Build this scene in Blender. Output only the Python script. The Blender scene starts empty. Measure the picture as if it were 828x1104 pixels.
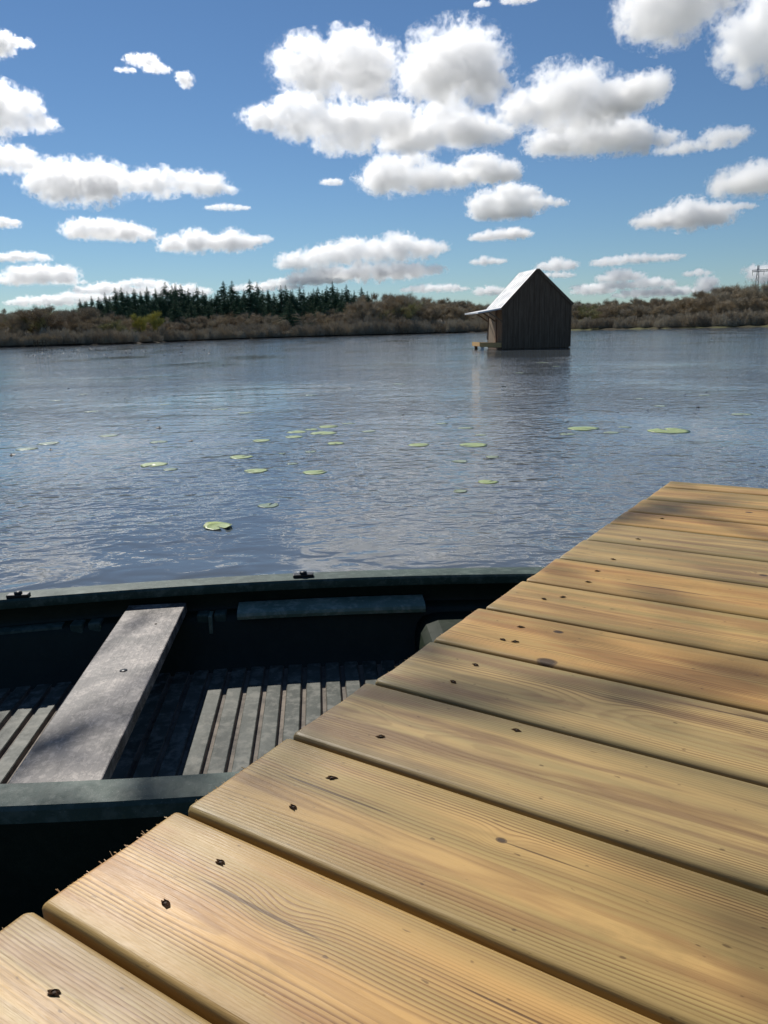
import bpy, bmesh, math, random
from mathutils import Vector, Matrix, noise
random.seed(7)
scene = bpy.context.scene
COL = scene.collection
R = math.radians
PI = math.pi

# ------------------------------------------------------------------ camera
W0, H0, F0 = 828.0, 1104.0, 834.8
PITCH, ROLL, EYE = 0.230584, -0.025789, 1.15
cam_d = bpy.data.cameras.new('camera'); cam = bpy.data.objects.new('camera', cam_d); COL.objects.link(cam)
fw = Vector((0, math.cos(PITCH), -math.sin(PITCH))); up = Vector((0, math.sin(PITCH), math.cos(PITCH))); rt = Vector((1, 0, 0))
c_, s_ = math.cos(ROLL), math.sin(ROLL)
cx = rt*c_ + up*s_; cy = rt*(-s_) + up*c_
m = Matrix((cx, cy, -fw)).transposed().to_4x4(); m.translation = Vector((0, 0, EYE))
cam.matrix_world = m
cam_d.sensor_fit = 'HORIZONTAL'; cam_d.sensor_width = 36.0; cam_d.lens = 36.0*F0/W0
cam_d.clip_start = 0.02; cam_d.clip_end = 30000
scene.camera = cam

def ray(u, v):
    return cx*(u-W0/2) + cy*(-(v-H0/2)) + fw*F0
def at(u, v, z=0.0):
    d = ray(u, v); return Vector((0, 0, EYE)) + d*((z-EYE)/d.z)
def aty(u, v, Y):
    d = ray(u, v); return Vector((0, 0, EYE)) + d*(Y/d.y)

# ------------------------------------------------------------------ light
SUN_AZ, SUN_EL = R(-28), R(42)
world = bpy.data.worlds.new('World'); scene.world = world; world.use_nodes = True
nt = world.node_tree; nt.nodes.clear()
o_ = nt.nodes.new('ShaderNodeOutputWorld'); bg = nt.nodes.new('ShaderNodeBackground'); sk = nt.nodes.new('ShaderNodeTexSky')
sk.sky_type = 'NISHITA'; sk.sun_disc = False; sk.sun_elevation = SUN_EL; sk.sun_rotation = SUN_AZ
sk.altitude = 0; sk.air_density = 1.0; sk.dust_density = 0.0; sk.ozone_density = 2.6
bg.inputs[1].default_value = 0.062
tn = nt.nodes.new('ShaderNodeMix'); tn.data_type = 'RGBA'; tn.blend_type = 'MULTIPLY'; tn.inputs[0].default_value = 1; tn.inputs[7].default_value = (.72, .90, 1.07, 1)
nt.links.new(sk.outputs[0], tn.inputs[6]); nt.links.new(tn.outputs[2], bg.inputs[0]); nt.links.new(bg.outputs[0], o_.inputs[0])
sd = bpy.data.lights.new('sun', 'SUN'); sd.energy = 4.5; sd.angle = R(0.55); sd.color = (1, .955, .88)
so = bpy.data.objects.new('sun', sd); COL.objects.link(so)
SUN = Vector((math.sin(SUN_AZ)*math.cos(SUN_EL), math.cos(SUN_AZ)*math.cos(SUN_EL), math.sin(SUN_EL)))
so.rotation_euler = SUN.to_track_quat('Z', 'Y').to_euler(); so.location = (-5, 20, 30)
scene.view_settings.view_transform = 'Standard'; scene.view_settings.look = 'None'
scene.view_settings.gamma = 1; scene.view_settings.exposure = 0.1; scene.view_settings.use_curve_mapping = False
scene.render.engine = 'CYCLES'
scene.cycles.volume_bounces = 26; scene.cycles.max_bounces = 40; scene.cycles.transparent_max_bounces = 16
scene.cycles.diffuse_bounces = 3; scene.cycles.glossy_bounces = 3
scene.cycles.use_denoising = True
scene.cycles.sample_clamp_indirect = 4.0

# ------------------------------------------------------------------ helpers
def tag(o, label=None, cat=None, group=None, kind=None):
    if label: o['label'] = label
    if cat: o['category'] = cat
    if group: o['group'] = group
    if kind: o['kind'] = kind
    return o
def empty(name, loc=(0, 0, 0), rz=0.0):
    o = bpy.data.objects.new(name, None); COL.objects.link(o); o.location = loc; o.rotation_euler = (0, 0, rz)
    o.empty_display_size = .2
    return o
def obj(name, me, mat=None, parent=None, smooth=False):
    if isinstance(me, bmesh.types.BMesh):
        b = me; me = bpy.data.meshes.new(name); b.to_mesh(me); b.free()
    if smooth:
        for p in me.polygons: p.use_smooth = True
    o = bpy.data.objects.new(name, me); COL.objects.link(o)
    if mat is not None:
        for mm in (mat if isinstance(mat, (list, tuple)) else [mat]): me.materials.append(mm)
    if parent: o.parent = parent
    return o
def mesh_from(name, vs, fs):
    me = bpy.data.meshes.new(name); me.from_pydata(vs, [], fs); me.update(); return me
def box(bm, x0, x1, y0, y1, z0, z1, M=None):
    vs = [bm.verts.new((x, y, z)) for z in (z0, z1) for y in (y0, y1) for x in (x0, x1)]
    if M is not None:
        for v in vs: v.co = M @ v.co
    for f in ((0, 2, 3, 1), (4, 5, 7, 6), (0, 1, 5, 4), (2, 6, 7, 3), (0, 4, 6, 2), (1, 3, 7, 5)):
        bm.faces.new([vs[i] for i in f])
    return vs
def bar(bm, a, b, w, h=None, upv=Vector((0, 0, 1))):
    """square bar from a to b"""
    a, b = Vector(a), Vector(b); h = h or w
    d = (b-a); L = d.length; d.normalize()
    if abs(d.dot(upv)) > .98: upv = Vector((0, 1, 0))
    x = d.cross(upv).normalized(); y = x.cross(d).normalized()
    M = Matrix((x, y, d)).transposed().to_4x4(); M.translation = a
    return box(bm, -w/2, w/2, -h/2, h/2, 0, L, M)
def tube(bm, pts, rads, n=8, cap=True):
    rings = []
    for i, p in enumerate(pts):
        p = Vector(p)
        d = (Vector(pts[min(i+1, len(pts)-1)]) - Vector(pts[max(i-1, 0)])).normalized()
        a = Vector((0, 0, 1)) if abs(d.z) < .9 else Vector((1, 0, 0))
        x = d.cross(a).normalized(); y = d.cross(x)
        rings.append([bm.verts.new(p + (x*math.cos(2*PI*k/n) + y*math.sin(2*PI*k/n))*rads[i]) for k in range(n)])
    for A, B in zip(rings, rings[1:]):
        for k in range(n): bm.faces.new((A[k], A[(k+1) % n], B[(k+1) % n], B[k]))
    if cap:
        bm.faces.new(rings[0][::-1]); bm.faces.new(rings[-1])
def bevel(bm, w, seg=2):
    bmesh.ops.bevel(bm, geom=bm.edges[:], offset=w, segments=seg, affect='EDGES', profile=.5)
def fixn(bm): bmesh.ops.recalc_face_normals(bm, faces=bm.faces[:]); return bm

class N:
    """tiny node-tree writer"""
    def __init__(s, name):
        s.mat = bpy.data.materials.new(name); s.mat.use_nodes = True; s.t = s.mat.node_tree; s.t.nodes.clear()
        s.out = s.t.nodes.new('ShaderNodeOutputMaterial')
    def n(s, typ, **k):
        nd = s.t.nodes.new(typ)
        for a, b in k.items(): setattr(nd, a, b)
        return nd
    def put(s, sock, v):
        if isinstance(v, bpy.types.NodeSocket): s.t.links.new(v, sock)
        elif isinstance(v, (tuple, list)) and len(v) == 3 and sock.type == 'RGBA': sock.default_value = (*v, 1)
        else: sock.default_value = v
    def m(s, op, a, b=None, c=None, clamp=False):
        nd = s.n('ShaderNodeMath', operation=op, use_clamp=clamp)
        for i, v in enumerate((a, b, c)):
            if v is not None: s.put(nd.inputs[i], v)
        return nd.outputs[0]
    def vm(s, op, a, b=None, out=0):
        nd = s.n('ShaderNodeVectorMath', operation=op); s.put(nd.inputs[0], a)
        if b is not None: s.put(nd.inputs[1], b)
        return nd.outputs[out]
    def coord(s, which='Object'): return s.n('ShaderNodeTexCoord').outputs[which]
    def mapping(s, v, scale=(1, 1, 1), loc=(0, 0, 0), rot=(0, 0, 0)):
        nd = s.n('ShaderNodeMapping'); s.put(nd.inputs[0], v)
        nd.inputs[1].default_value = loc; nd.inputs[2].default_value = rot; nd.inputs[3].default_value = scale
        return nd.outputs[0]
    def noise(s, v, scale=1., detail=2., rough=.5, dist=0., out=0):
        nd = s.n('ShaderNodeTexNoise'); s.put(nd.inputs['Vector'], v); s.put(nd.inputs['Scale'], scale)
        nd.inputs['Detail'].default_value = detail; nd.inputs['Roughness'].default_value = rough; nd.inputs['Distortion'].default_value = dist
        return nd.outputs[out]
    def sep(s, v): return s.n('ShaderNodeSeparateXYZ') if False else s._sep(v)
    def _sep(s, v):
        nd = s.n('ShaderNodeSeparateXYZ'); s.put(nd.inputs[0], v); return nd.outputs
    def comb(s, x, y, z):
        nd = s.n('ShaderNodeCombineXYZ')
        for i, v in enumerate((x, y, z)): s.put(nd.inputs[i], v)
        return nd.outputs[0]
    def ss(s, v, a, b, lo=0., hi=1.):
        nd = s.n('ShaderNodeMapRange', interpolation_type='SMOOTHSTEP'); s.put(nd.inputs[0], v)
        nd.inputs[1].default_value = a; nd.inputs[2].default_value = b; nd.inputs[3].default_value = lo; nd.inputs[4].default_value = hi
        return nd.outputs[0]
    def mix(s, f, a, b, mode='MIX'):
        nd = s.n('ShaderNodeMix', data_type='RGBA', blend_type=mode); s.put(nd.inputs[0], f); s.put(nd.inputs[6], a); s.put(nd.inputs[7], b)
        return nd.outputs[2]
    def bump(s, h, strength=1., dist=1., nrm=None):
        nd = s.n('ShaderNodeBump'); nd.inputs['Strength'].default_value = strength; s.put(nd.inputs['Distance'], dist); s.put(nd.inputs['Height'], h)
        if nrm is not None: s.put(nd.inputs['Normal'], nrm)
        return nd.outputs[0]
    def bsdf(s, color, rough=.6, spec=.5, metal=0., nrm=None, ior=None, **k):
        nd = s.n('ShaderNodeBsdfPrincipled'); s.put(nd.inputs['Base Color'], color); s.put(nd.inputs['Roughness'], rough)
        s.put(nd.inputs['Specular IOR Level'], spec); s.put(nd.inputs['Metallic'], metal)
        if nrm is not None: s.put(nd.inputs['Normal'], nrm)
        if ior: nd.inputs['IOR'].default_value = ior
        s.t.links.new(nd.outputs[0], s.out.inputs[0]); return s.mat

def simple(name, col, rough=.7, var=.25, scale=8., spec=.4, metal=0., bump=0., col2=None, stretch=(1, 1, 1)):
    k = N(name); v = k.mapping(k.coord(), stretch); n1 = k.noise(v, scale, 4, .6)
    b = col2 or tuple(c*(1-var) for c in col)
    a = tuple(min(1, c*(1+var*.5)) for c in col)
    cc = k.mix(k.ss(n1, .35, .65), a, b)
    nr = k.bump(n1, 1., bump) if bump else None
    return k.bsdf(cc, rough, spec, metal, nr)

# ------------------------------------------------------------------ materials
def wood_mat(i, rnd, tint, pith_y, pith_z, knots):
    """flat-sawn treated pine: growth rings round a pith line, cut by the board's own faces"""
    k = N('deck_wood'); co = k.coord(); S = k.sep(co); x, y, z = S[0], S[1], S[2]
    off = rnd.uniform(0, 50)
    lowv = k.mapping(co, (1.0, 7, 7), (off, off*.7, 0)); lw = k.noise(lowv, 1., 2, .5)
    lw2 = k.noise(k.mapping(co, (2.6, 14, 14), (off*1.3, 3, 0)), 1., 2, .5)
    fine = k.noise(k.mapping(co, (14, 160, 160), (off, 0, 0)), 1., 2, .6)
    yy = k.m('ADD', k.m('SUBTRACT', y, pith_y), k.m('MULTIPLY_ADD', lw, .020, -.010))
    zz = k.m('ADD', k.m('SUBTRACT', z, pith_z), k.m('MULTIPLY_ADD', lw2, .018, -.009))
    zz = k.m('ADD', zz, k.m('MULTIPLY', x, rnd.uniform(-.02, .02)))
    r = k.m('SQRT', k.m('ADD', k.m('MULTIPLY', yy, yy), k.m('MULTIPLY', zz, zz)))
    r = k.m('ADD', r, k.m('MULTIPLY_ADD', fine, .0010, -.0005))
    kmask = None; kring = None
    for (kx, ky, kr, amp) in knots:
        dx = k.m('SUBTRACT', x, kx); dy = k.m('SUBTRACT', y, ky)
        d = k.m('SQRT', k.m('ADD', k.m('MULTIPLY', k.m('MULTIPLY', dx, dx), .45), k.m('MULTIPLY', dy, dy)))
        d = k.m('ADD', d, k.m('MULTIPLY_ADD', lw2, .006, -.003))
        g = k.m('EXPONENT', k.m('MULTIPLY', k.m('MULTIPLY', d, d), -1/(2*(abs(kr)*2.6)**2)))
        r = k.m('ADD', r, k.m('MULTIPLY', g, amp))
        if kr < 0: continue
        mk = k.ss(d, kr*.75, kr*1.05, 1., 0.)
        kmask = mk if kmask is None else k.m('MAXIMUM', kmask, mk)
        rg = k.ss(k.m('ABSOLUTE', k.m('SUBTRACT', d, kr)), 0., kr*.28, 1., 0.)
        kring = rg if kring is None else k.m('MAXIMUM', kring, rg)
    ringw = rnd.uniform(.0024, .0032)
    ph = k.m('FRACT', k.m('DIVIDE', r, ringw))
    # early wood slowly darkens to late wood, then a sharp step back
    late = k.m('MULTIPLY', k.ss(ph, .38, .88), k.ss(ph, .92, 1.0, 1., 0.))
    strength = k.ss(k.noise(k.mapping(co, (1.1, 24, 24), (off*2, 0, 5)), 1., 1, .5), .36, .60, .16, 1.)
    late = k.m('MULTIPLY', late, strength)
    side = k.m('DIVIDE', k.m('ABSOLUTE', yy), k.m('MAXIMUM', r, .004))
    late = k.m('MULTIPLY', late, k.ss(side, .15, .75, .30, 1.))
    base, dark, olive, rose = tint
    band = k.noise(k.mapping(co, (1.6, 26, 26), (off*.3, 9, 0)), 1., 2, .55)
    band2 = k.noise(k.mapping(co, (3.2, 34, 34), (off*.9, 4, 0)), 1., 3, .6)
    c = k.mix(k.ss(band, .38, .66), base, olive)
    c = k.mix(k.m('MULTIPLY', k.ss(band2, .44, .64), .85), c, rose)
    c = k.mix(k.m('MULTIPLY', late, .92), c, dark)
    edge = k.m('MULTIPLY', k.ss(k.m('ABSOLUTE', y), .048, .068), k.m('MULTIPLY_ADD', lw, .5, .35))  # olive long edges: treatment tint with shoulder shading painted in
    c = k.mix(edge, c, tuple(q*.8 for q in olive))
    fib = k.noise(k.mapping(co, (40, 900, 900), (off, 0, 0)), 1., 2, .7)
    c = k.mix(k.m('MULTIPLY_ADD', fib, .5, -.1, clamp=True), c, tuple(q*.72 for q in base))
    grime = k.noise(k.mapping(co, (7, 16, 16), (off*.5, 2, 0)), 1., 6, .66)
    c = k.mix(k.ss(grime, .54, .74, 0., .42), c, tuple(q*.55 for q in olive))
    spk = k.noise(k.mapping(co, (60, 130, 130), (off*.7, 5, 0)), 1., 2, .5)
    c = k.mix(k.ss(spk, .70, .76, 0., .6), c, tuple(q*.4 for q in dark))
    crk = k.noise(k.mapping(co, (3.5, 120, 120), (off*.6, 8, 0)), 1., 1, .5)
    c = k.mix(k.m('MULTIPLY', k.ss(crk, .70, .74, 0., .75), k.ss(lw2, .45, .6)), c, tuple(q*.45 for q in dark))
    if kmask is not None:
        kn = k.mix(k.noise(k.mapping(co, (150, 150, 150)), 1., 2, .6), (.055, .027, .012), (.022, .013, .008))
        c = k.mix(k.m('MULTIPLY', kmask, .9), c, kn)
        c = k.mix(k.m('MULTIPLY', kring, .75), c, (.07, .038, .018))
    h = k.m('ADD', k.m('MULTIPLY', late, .00010), k.m('MULTIPLY', fib, .00022))
    h = k.m('ADD', h, k.m('MULTIPLY', grime, .0006))
    nr = k.bump(h, 1., 1.)
    rg = k.m('MULTIPLY_ADD', grime, .30, .34)
    return k.bsdf(c, rg, .30, 0., nr)

M = {}
M['wood_dark'] = simple('old_joist_wood', (.12, .085, .05), .85, .4, 6, .2, stretch=(1, 8, 8))
M['screw'] = simple('dark_screw_steel', (.075, .055, .04), .8, .5, 300, .2, 0.)
M['hole'] = simple('dark_screw_hole', (.06, .03, .013), .9, .5, 400, .1)  # dark brown for the torn hole round each screw
M['fibre'] = simple('torn_wood_fibre', (.22, .13, .05), .8, .4, 200, .2)

def water_mat():
    k = N('lake_water'); co = k.coord(); 
    wob = k.noise(k.mapping(co, (.35, .35, 1)), 1., 2, .5)
    calm = k.noise(k.mapping(co, (.22, .16, 1), (3, 1.2, 0)), 1., 2, .5)
    amp = k.ss(calm, .30, .62, .22, 1.)
    n1 = k.noise(k.mapping(co, (3.2, 4.6, 1), rot=(0, 0, R(11))), 1., 1, .45, .7)
    n2 = k.noise(k.mapping(co, (7.5, 11., 1), (3, 7, 0), (0, 0, R(-14))), 1., 1, .5, .6)
    n3 = k.noise(k.mapping(co, (.7, 1.3, 1), (0, 2, 0), (0, 0, R(8))), 1., 1, .5, .4)
    n4 = k.noise(k.mapping(co, (19, 26, 1), (1, 4, 0), (0, 0, R(20))), 1., 1, .5, .4)
    gust = k.ss(k.noise(k.mapping(co, (.10, .30, 1), (5, 2, 0)), 1., 3, .55), .38, .64, .7, 1.2)
    h = k.m('ADD', k.m('MULTIPLY', n1, .021), k.m('MULTIPLY', n2, .0132))
    h = k.m('ADD', h, k.m('MULTIPLY', n4, .0034))
    # lee of the moored boat: the small ripples die away and long smooth swells remain
    lee = k.ss(k.vm('LENGTH', k.vm('MULTIPLY', k.vm('SUBTRACT', co, (-.75, 3.1, 0)), (.55, .85, 0)), out=1), .35, 1.25, .22, 1.)
    n5 = k.noise(k.mapping(co, (1.9, 3.1, 1), (4, 4, 0), (0, 0, R(25))), 1., 1, .5, 1.2)
    h = k.m('MULTIPLY', k.m('MULTIPLY', k.m('MULTIPLY', h, amp), gust), lee)
    h = k.m('ADD', h, k.m('MULTIPLY', k.m('SUBTRACT', 1.15, lee), k.m('MULTIPLY', n5, .024)))
    h = k.m('ADD', h, k.m('MULTIPLY', n3, .016))
    nr = k.bump(h, 1., 1.)
    c = k.mix(wob, (.100, .116, .128), (.112, .126, .136))
    return k.bsdf(c, .02, .5, 0., nr, ior=1.5)
M['water'] = water_mat()

def boat_mat(name, a, b, rough=.45, dirt=(.16, .17, .15), amt=.3):
    k = N(name); co = k.coord()
    n1 = k.noise(co, 7, 4, .6); n2 = k.noise(co, 60, 4, .65); n3 = k.noise(co, 260, 2, .6)
    c = k.mix(k.ss(n1, .35, .65), a, b)
    n4 = k.noise(co, 26, 3, .6)
    d = k.m('MULTIPLY', k.ss(k.m('MULTIPLY_ADD', n4, .6, k.m('MULTIPLY', n2, .4)), .46, .62), amt)
    c = k.mix(d, c, dirt)
    c = k.mix(k.ss(n3, .68, .74, 0, .5 if amt > .4 else .05), c, (.4, .42, .4))
    nr = k.bump(n2, 1., .0006)
    return k.bsdf(c, k.m('MULTIPLY_ADD', n2, .3, rough-.15), .28, 0, nr)
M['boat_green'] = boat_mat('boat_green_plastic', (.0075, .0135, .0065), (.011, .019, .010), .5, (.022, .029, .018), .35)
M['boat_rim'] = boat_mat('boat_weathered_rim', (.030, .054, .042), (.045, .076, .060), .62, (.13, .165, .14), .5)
M['boat_rail'] = boat_mat('boat_scuffed_lit_rail', (.10, .15, .115), (.15, .20, .155), .55, (.32, .35, .28), .6)  # weathered tone, lightened further to paint in light on the rail top
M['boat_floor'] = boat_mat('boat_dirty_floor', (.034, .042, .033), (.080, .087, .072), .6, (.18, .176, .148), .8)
M['groove'] = boat_mat('boat_floor_silt', (.22, .18, .14), (.13, .11, .09), .7, (.06, .05, .04), .6)
M['black'] = simple('black_plastic', (.012, .012, .013), .4, .3, 40)
def thwart_mat():
    k = N('weathered_plank'); co = k.coord()
    n1 = k.noise(k.mapping(co, (9, 9, 9)), 1., 4, .6); n2 = k.noise(k.mapping(co, (62, 44, 62)), 1., 6, .75, .5)
    g = k.noise(k.mapping(co, (120, 6, 120)), 1., 3, .6)
    c = k.mix(k.ss(n1, .40, .60), (.065, .053, .046), (.21, .178, .155))
    c = k.mix(k.m('MULTIPLY', k.ss(n2, .50, .57, 0., .8), k.ss(n1, .36, .6, .25, 1.)), c, (.38, .325, .275))
    c = k.mix(k.ss(k.m('ABSOLUTE', k.m('SUBTRACT', n2, .50)), .0, .012, .5, 0.), c, (.075, .062, .054))
    c = k.mix(k.ss(g, .55, .75, 0, .35), c, (.12, .105, .10))
    sp = k.noise(co, 55, 2, .5)
    c = k.mix(k.ss(sp, .70, .74, 0, .9), c, (.03, .028, .026))
    nr = k.bump(k.m('ADD', n2, g), 1., .0009)
    return k.bsdf(c, .55, .4, 0, nr)
M['thwart'] = thwart_mat()

def hut_mat(name, a, b, c3, sc=(9, 9, .9)):
    k = N(name); co = k.coord(); n1 = k.noise(k.mapping(co, sc), 1., 4, .6); n2 = k.noise(k.mapping(co, (60, 60, 3)), 1., 2, .6)
    c = k.mix(k.ss(n1, .35, .68), a, b); c = k.mix(k.ss(n2, .5, .75, 0, .6), c, c3)
    return k.bsdf(c, .8, .3, 0, k.bump(n2, 1., .01))
M['hut_dark'] = hut_mat('black_stained_boards', (.135, .088, .055), (.19, .13, .085), (.08, .054, .036))
M['hut_warm'] = hut_mat('brown_boards', (.22, .15, .09), (.15, .10, .065), (.10, .07, .045))
M['hut_porch'] = hut_mat('fresh_boards', (.72, .44, .18), (.62, .37, .15), (.48, .29, .12), (2, 9, 9))
M['hut_pale'] = hut_mat('pale_plywood', (.30, .225, .15), (.24, .175, .115), (.19, .135, .09))
def tin():
    k = N('tin_roof'); co = k.coord(); n1 = k.noise(k.mapping(co, (2.5, 1.2, 2.5)), 1., 4, .6)
    c = k.mix(k.ss(n1, .35, .7), (.78, .78, .77), (.56, .565, .57))
    return k.bsdf(c, .55, .4, .1)
M['tin'] = tin()
M['white_post'] = simple('pale_post', (.55, .54, .52), .7, .2, 12)  # pale tone for one porch leg; the other is dark
M['pylon'] = simple('galvanised_steel', (.22, .23, .24), .6, .2, 2, .5, .3)
M['bark'] = simple('bare_bark', (.13, .105, .08), .9, .5, 3, .2, stretch=(4, 4, .7))
M['pale_bark'] = simple('pale_bark', (.30, .27, .23), .9, .5, 2, .2, stretch=(4, 4, .7))
def twig(name, a, b):
    k = N(name); rn = k.n('ShaderNodeObjectInfo').outputs['Random']
    n1 = k.noise(k.coord(), .5, 2, .5)
    c = k.mix(k.m('ADD', k.m('MULTIPLY', rn, .7), k.m('MULTIPLY', n1, .3)), a, b)
    return k.bsdf(c, .85, .2)
M['twig_brown'] = twig('twigs_brown', (.26, .205, .14), (.47, .39, .265))
M['twig_grey'] = twig('twigs_grey', (.31, .265, .195), (.50, .44, .33))
M['twig_green'] = twig('twigs_budding', (.28, .27, .13), (.36, .33, .16))
M['twig_yellow'] = twig('leaves_yellow_green', (.42, .39, .10), (.46, .41, .11))
M['needle'] = twig('needles', (.065, .125, .075), (.11, .175, .10))

# ------------------------------------------------------------------ water, ground
def shore_r(az):
    """lake edge distance by bearing (radians from +Y)"""
    pts = [(-180, 34), (-120, 60), (-70, 100), (-30, 128), (-25.4, 133), (-18.5, 132), (-14, 158), (-10.4, 176), (0, 198), (6.6, 214), (14, 194), (20, 176), (26.5, 166), (32, 160), (70, 120), (120, 60), (180, 34)]
    d = math.degrees(az)
    for (a, ra), (b, rb) in zip(pts, pts[1:]):
        if a <= d <= b:
            t = (d-a)/(b-a); return ra + (rb-ra)*t + noise.noise(Vector((d*.45, 3.1, 0)))*2.0
    return 150
def ground_h(x, y):
    r = math.hypot(x, y); az = math.atan2(x, y); e = r - shore_r(az)
    if e < 0: return max(-1.1, e*.12 - .03)
    d = math.degrees(az)
    h = min(e*.35, .32) + max(0, e-4)*.012
    hill = 9*max(0, min(1, (e-25)/140))
    hill *= .55 + .45*max(0, min(1, (d-8)/16)) + .35*max(0, min(1, (2-d)/10))*max(0, min(1, (d+24)/8))
    return h*min(1, 1) + hill + noise.noise(Vector((x*.02, y*.02, 0)))*min(2, e*.03)
def polar(name, rs, naz, hf):
    vs = [(0, 0, hf(0, 0))]; fs = []
    for r in rs:
        for k in range(naz):
            a = -PI + 2*PI*k/naz; x, y = r*math.sin(a), r*math.cos(a); vs.append((x, y, hf(x, y)))
    for k in range(naz): fs.append((0, 1+(k+1) % naz, 1+k))
    for i in range(len(rs)-1):
        for k in range(naz):
            a = 1+i*naz+k; b = 1+i*naz+(k+1) % naz; fs.append((a, b, b+naz, a+naz))
    return mesh_from(name, vs, fs)
rs = [8, 20, 30, 40, 55, 70, 85] + [95+2.0*i for i in range(75)] + [250, 260, 275, 290, 320, 360, 420, 520, 700, 1000, 2000, 4000]
def ground_mat():
    k = N('bank_ground'); co = k.coord(); n1 = k.noise(co, .12, 4, .6); n2 = k.noise(co, 1.3, 4, .6)
    S = k.sep(co); side = k.ss(S[0], 20, 45)
    c = k.mix(side, (.045, .038, .026), (.115, .115, .05)); c = k.mix(k.ss(n1, .4, .62), c, (.06, .048, .032)); c = k.mix(k.ss(n2, .5, .7, 0, .6), c, (.05, .04, .03))
    return k.bsdf(c, .95, .1)
g = polar('ground', rs, 360, ground_h); fixb = bmesh.new(); fixb.from_mesh(g); fixn(fixb); fixb.to_mesh(g); fixb.free()
tag(obj('ground', g, ground_mat(), smooth=True), kind='structure')
wm = polar('water', [1, 3, 8, 20, 50, 100, 170, 300], 96, lambda x, y: 0.0)
wb = bmesh.new(); wb.from_mesh(wm); fixn(wb); wb.to_mesh(wm); wb.free()
tag(obj('water', wm, M['water']), kind='structure')
for p in wm.polygons:
    if p.normal.z < 0: p.flip()

# ------------------------------------------------------------------ jetty
A = 0.573832; SKEW = 0.0206
DZ = EYE - .4167                      # deck top
ed = Vector((math.sin(A+SKEW), math.cos(A+SKEW), 0)); bd = Vector((math.cos(A), -math.sin(A), 0)); nd_ = Vector((math.sin(A), math.cos(A), 0))
c0 = at(711, 526.5, DZ)
TS = [2.061+.145, 2.061, 1.897, 1.751, 1.623, 1.474, 1.326, 1.175, 1.022, .872, .723, .572, .420, .276, .124, -.026, -.176]
t_c0 = c0.dot(nd_)
jetty = empty('jetty', (c0.x, c0.y, 0)); jetty.rotation_euler = (0, 0, 0)
tag(jetty, 'jetty of new tan timber boards in the foreground beside the green rowing boat', 'jetty')
jl = Vector((c0.x, c0.y, 0))
def edge_pt(t):   # point on the left edge whose coordinate along nd_ is t
    return c0 + ed*((t - t_c0)/ed.dot(nd_))
T_TAN = ((.61, .375, .130), (.16, .070, .020), (.38, .275, .095), (.33, .175, .062))
T_ORG = ((.65, .375, .120), (.18, .072, .020), (.42, .285, .095), (.38, .185, .060))
T_GRY = ((.54, .36, .140), (.13, .062, .023), (.33, .255, .105), (.22, .125, .060))
rnd = random.Random(21)
# screws and knots in board coordinates: x from the left end, frac across from the far edge
SCREWS = {12: [(.084, .27), (.083, .70)], 11: [(.082, .64), (.085, .24)], 10: [(.084, .66), (.086, .28)], 9: [(.085, .71), (.203, .14)], 8: [(.085, .69), (.087, .29)],
          7: [(.084, .69), (.101, .68), (.087, .31)], 6: [(.065, .48), (.088, .33)], 5: [(.095, .75), (.09, .3)], 4: [(.091, .77)], 3: [(.09, .7)], 2: [(.09, .3)]}
KNOTS = {7: [(.162, .955, .0080, .007), (.14, .25, .0045, .009)], 8: [(.253, .51, -.008, .008)], 10: [(.264, .30, .0036, .008)], 11: [(.165, .36, -.006, .008)], 9: [(.10, .35, -.009, .008), (.62, .6, .005, .007)],
         1: [(.242, .27, .005, .01)], 4: [(.337, .59, .0042, .01)], 6: [(.5, .4, -.006, .007)], 12: [(.3, .6, -.006, .008)], 5: [(.7, .5, .005, .007)], 3: [(.55, .4, -.006, .01)]}
TIN = {12: T_TAN, 11: T_ORG, 10: T_TAN, 9: T_GRY, 8: T_GRY, 7: T_ORG, 6: T_TAN, 5: T_ORG, 4: T_GRY, 3: T_GRY, 2: T_ORG, 1: T_ORG, 0: T_TAN}
BOARD_L = 1.9
def board_mesh(w, rng):
    h = .028; rx, rz = .0068, .0056
    prof = []
    for i in range(6):
        a = PI/2*i/5; prof.append((-w/2+rx-rx*math.cos(a), -rz+rz*math.sin(a)))
    mid = [(-w/2+rx + (w-2*rx)*j/8, 0) for j in range(1, 8)]
    top = prof + mid + [(-p[0], p[1]) for p in prof[::-1]]
    lo = [(w/2, -h+.004), (w/2-.004, -h), (-w/2+.004, -h), (-w/2, -h+.004)]
    ring = top + lo
    xs = [0, .0015, .004, .02] + [.08*i for i in range(1, int(BOARD_L/.08)+1)]
    vs, fs = [], []; n = len(ring); off = rng.uniform(0, 99)
    for i, x in enumerate(xs):
        sh = (.0016, .0005, 0, 0)[i] if i < 4 else 0
        bow = noise.noise(Vector((x*1.3, off, 0)))*.0016
        for (y, z) in ring:
            yy = y*(1-sh/(w/2)*1.0); zz = z if z < -h/2 else z-sh
            if i <= 1: xx = x + noise.noise(Vector((y*160, off, z*90)))*.0016 + noise.noise(Vector((y*900, off, z*300)))*.0010
            else: xx = x
            cup = -.0009*(1-(2*y/w)**2) if z > -.02 else 0
            vs.append((xx, yy+bow, zz+cup))
    for i in range(len(xs)-1):
        for k in range(n):
            fs.append((i*n+k, (i+1)*n+k, (i+1)*n+(k+1) % n, i*n+(k+1) % n))
    fs.append(tuple(range(n))); fs.append(tuple((len(xs)-1)*n+k for k in range(n))[::-1])
    me = mesh_from('deck_board', vs, fs)
    b = bmesh.new(); b.from_mesh(me); fixn(b); b.to_mesh(me); b.free()
    for p in me.polygons: p.use_smooth = len(p.vertices) == 4
    return me
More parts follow.
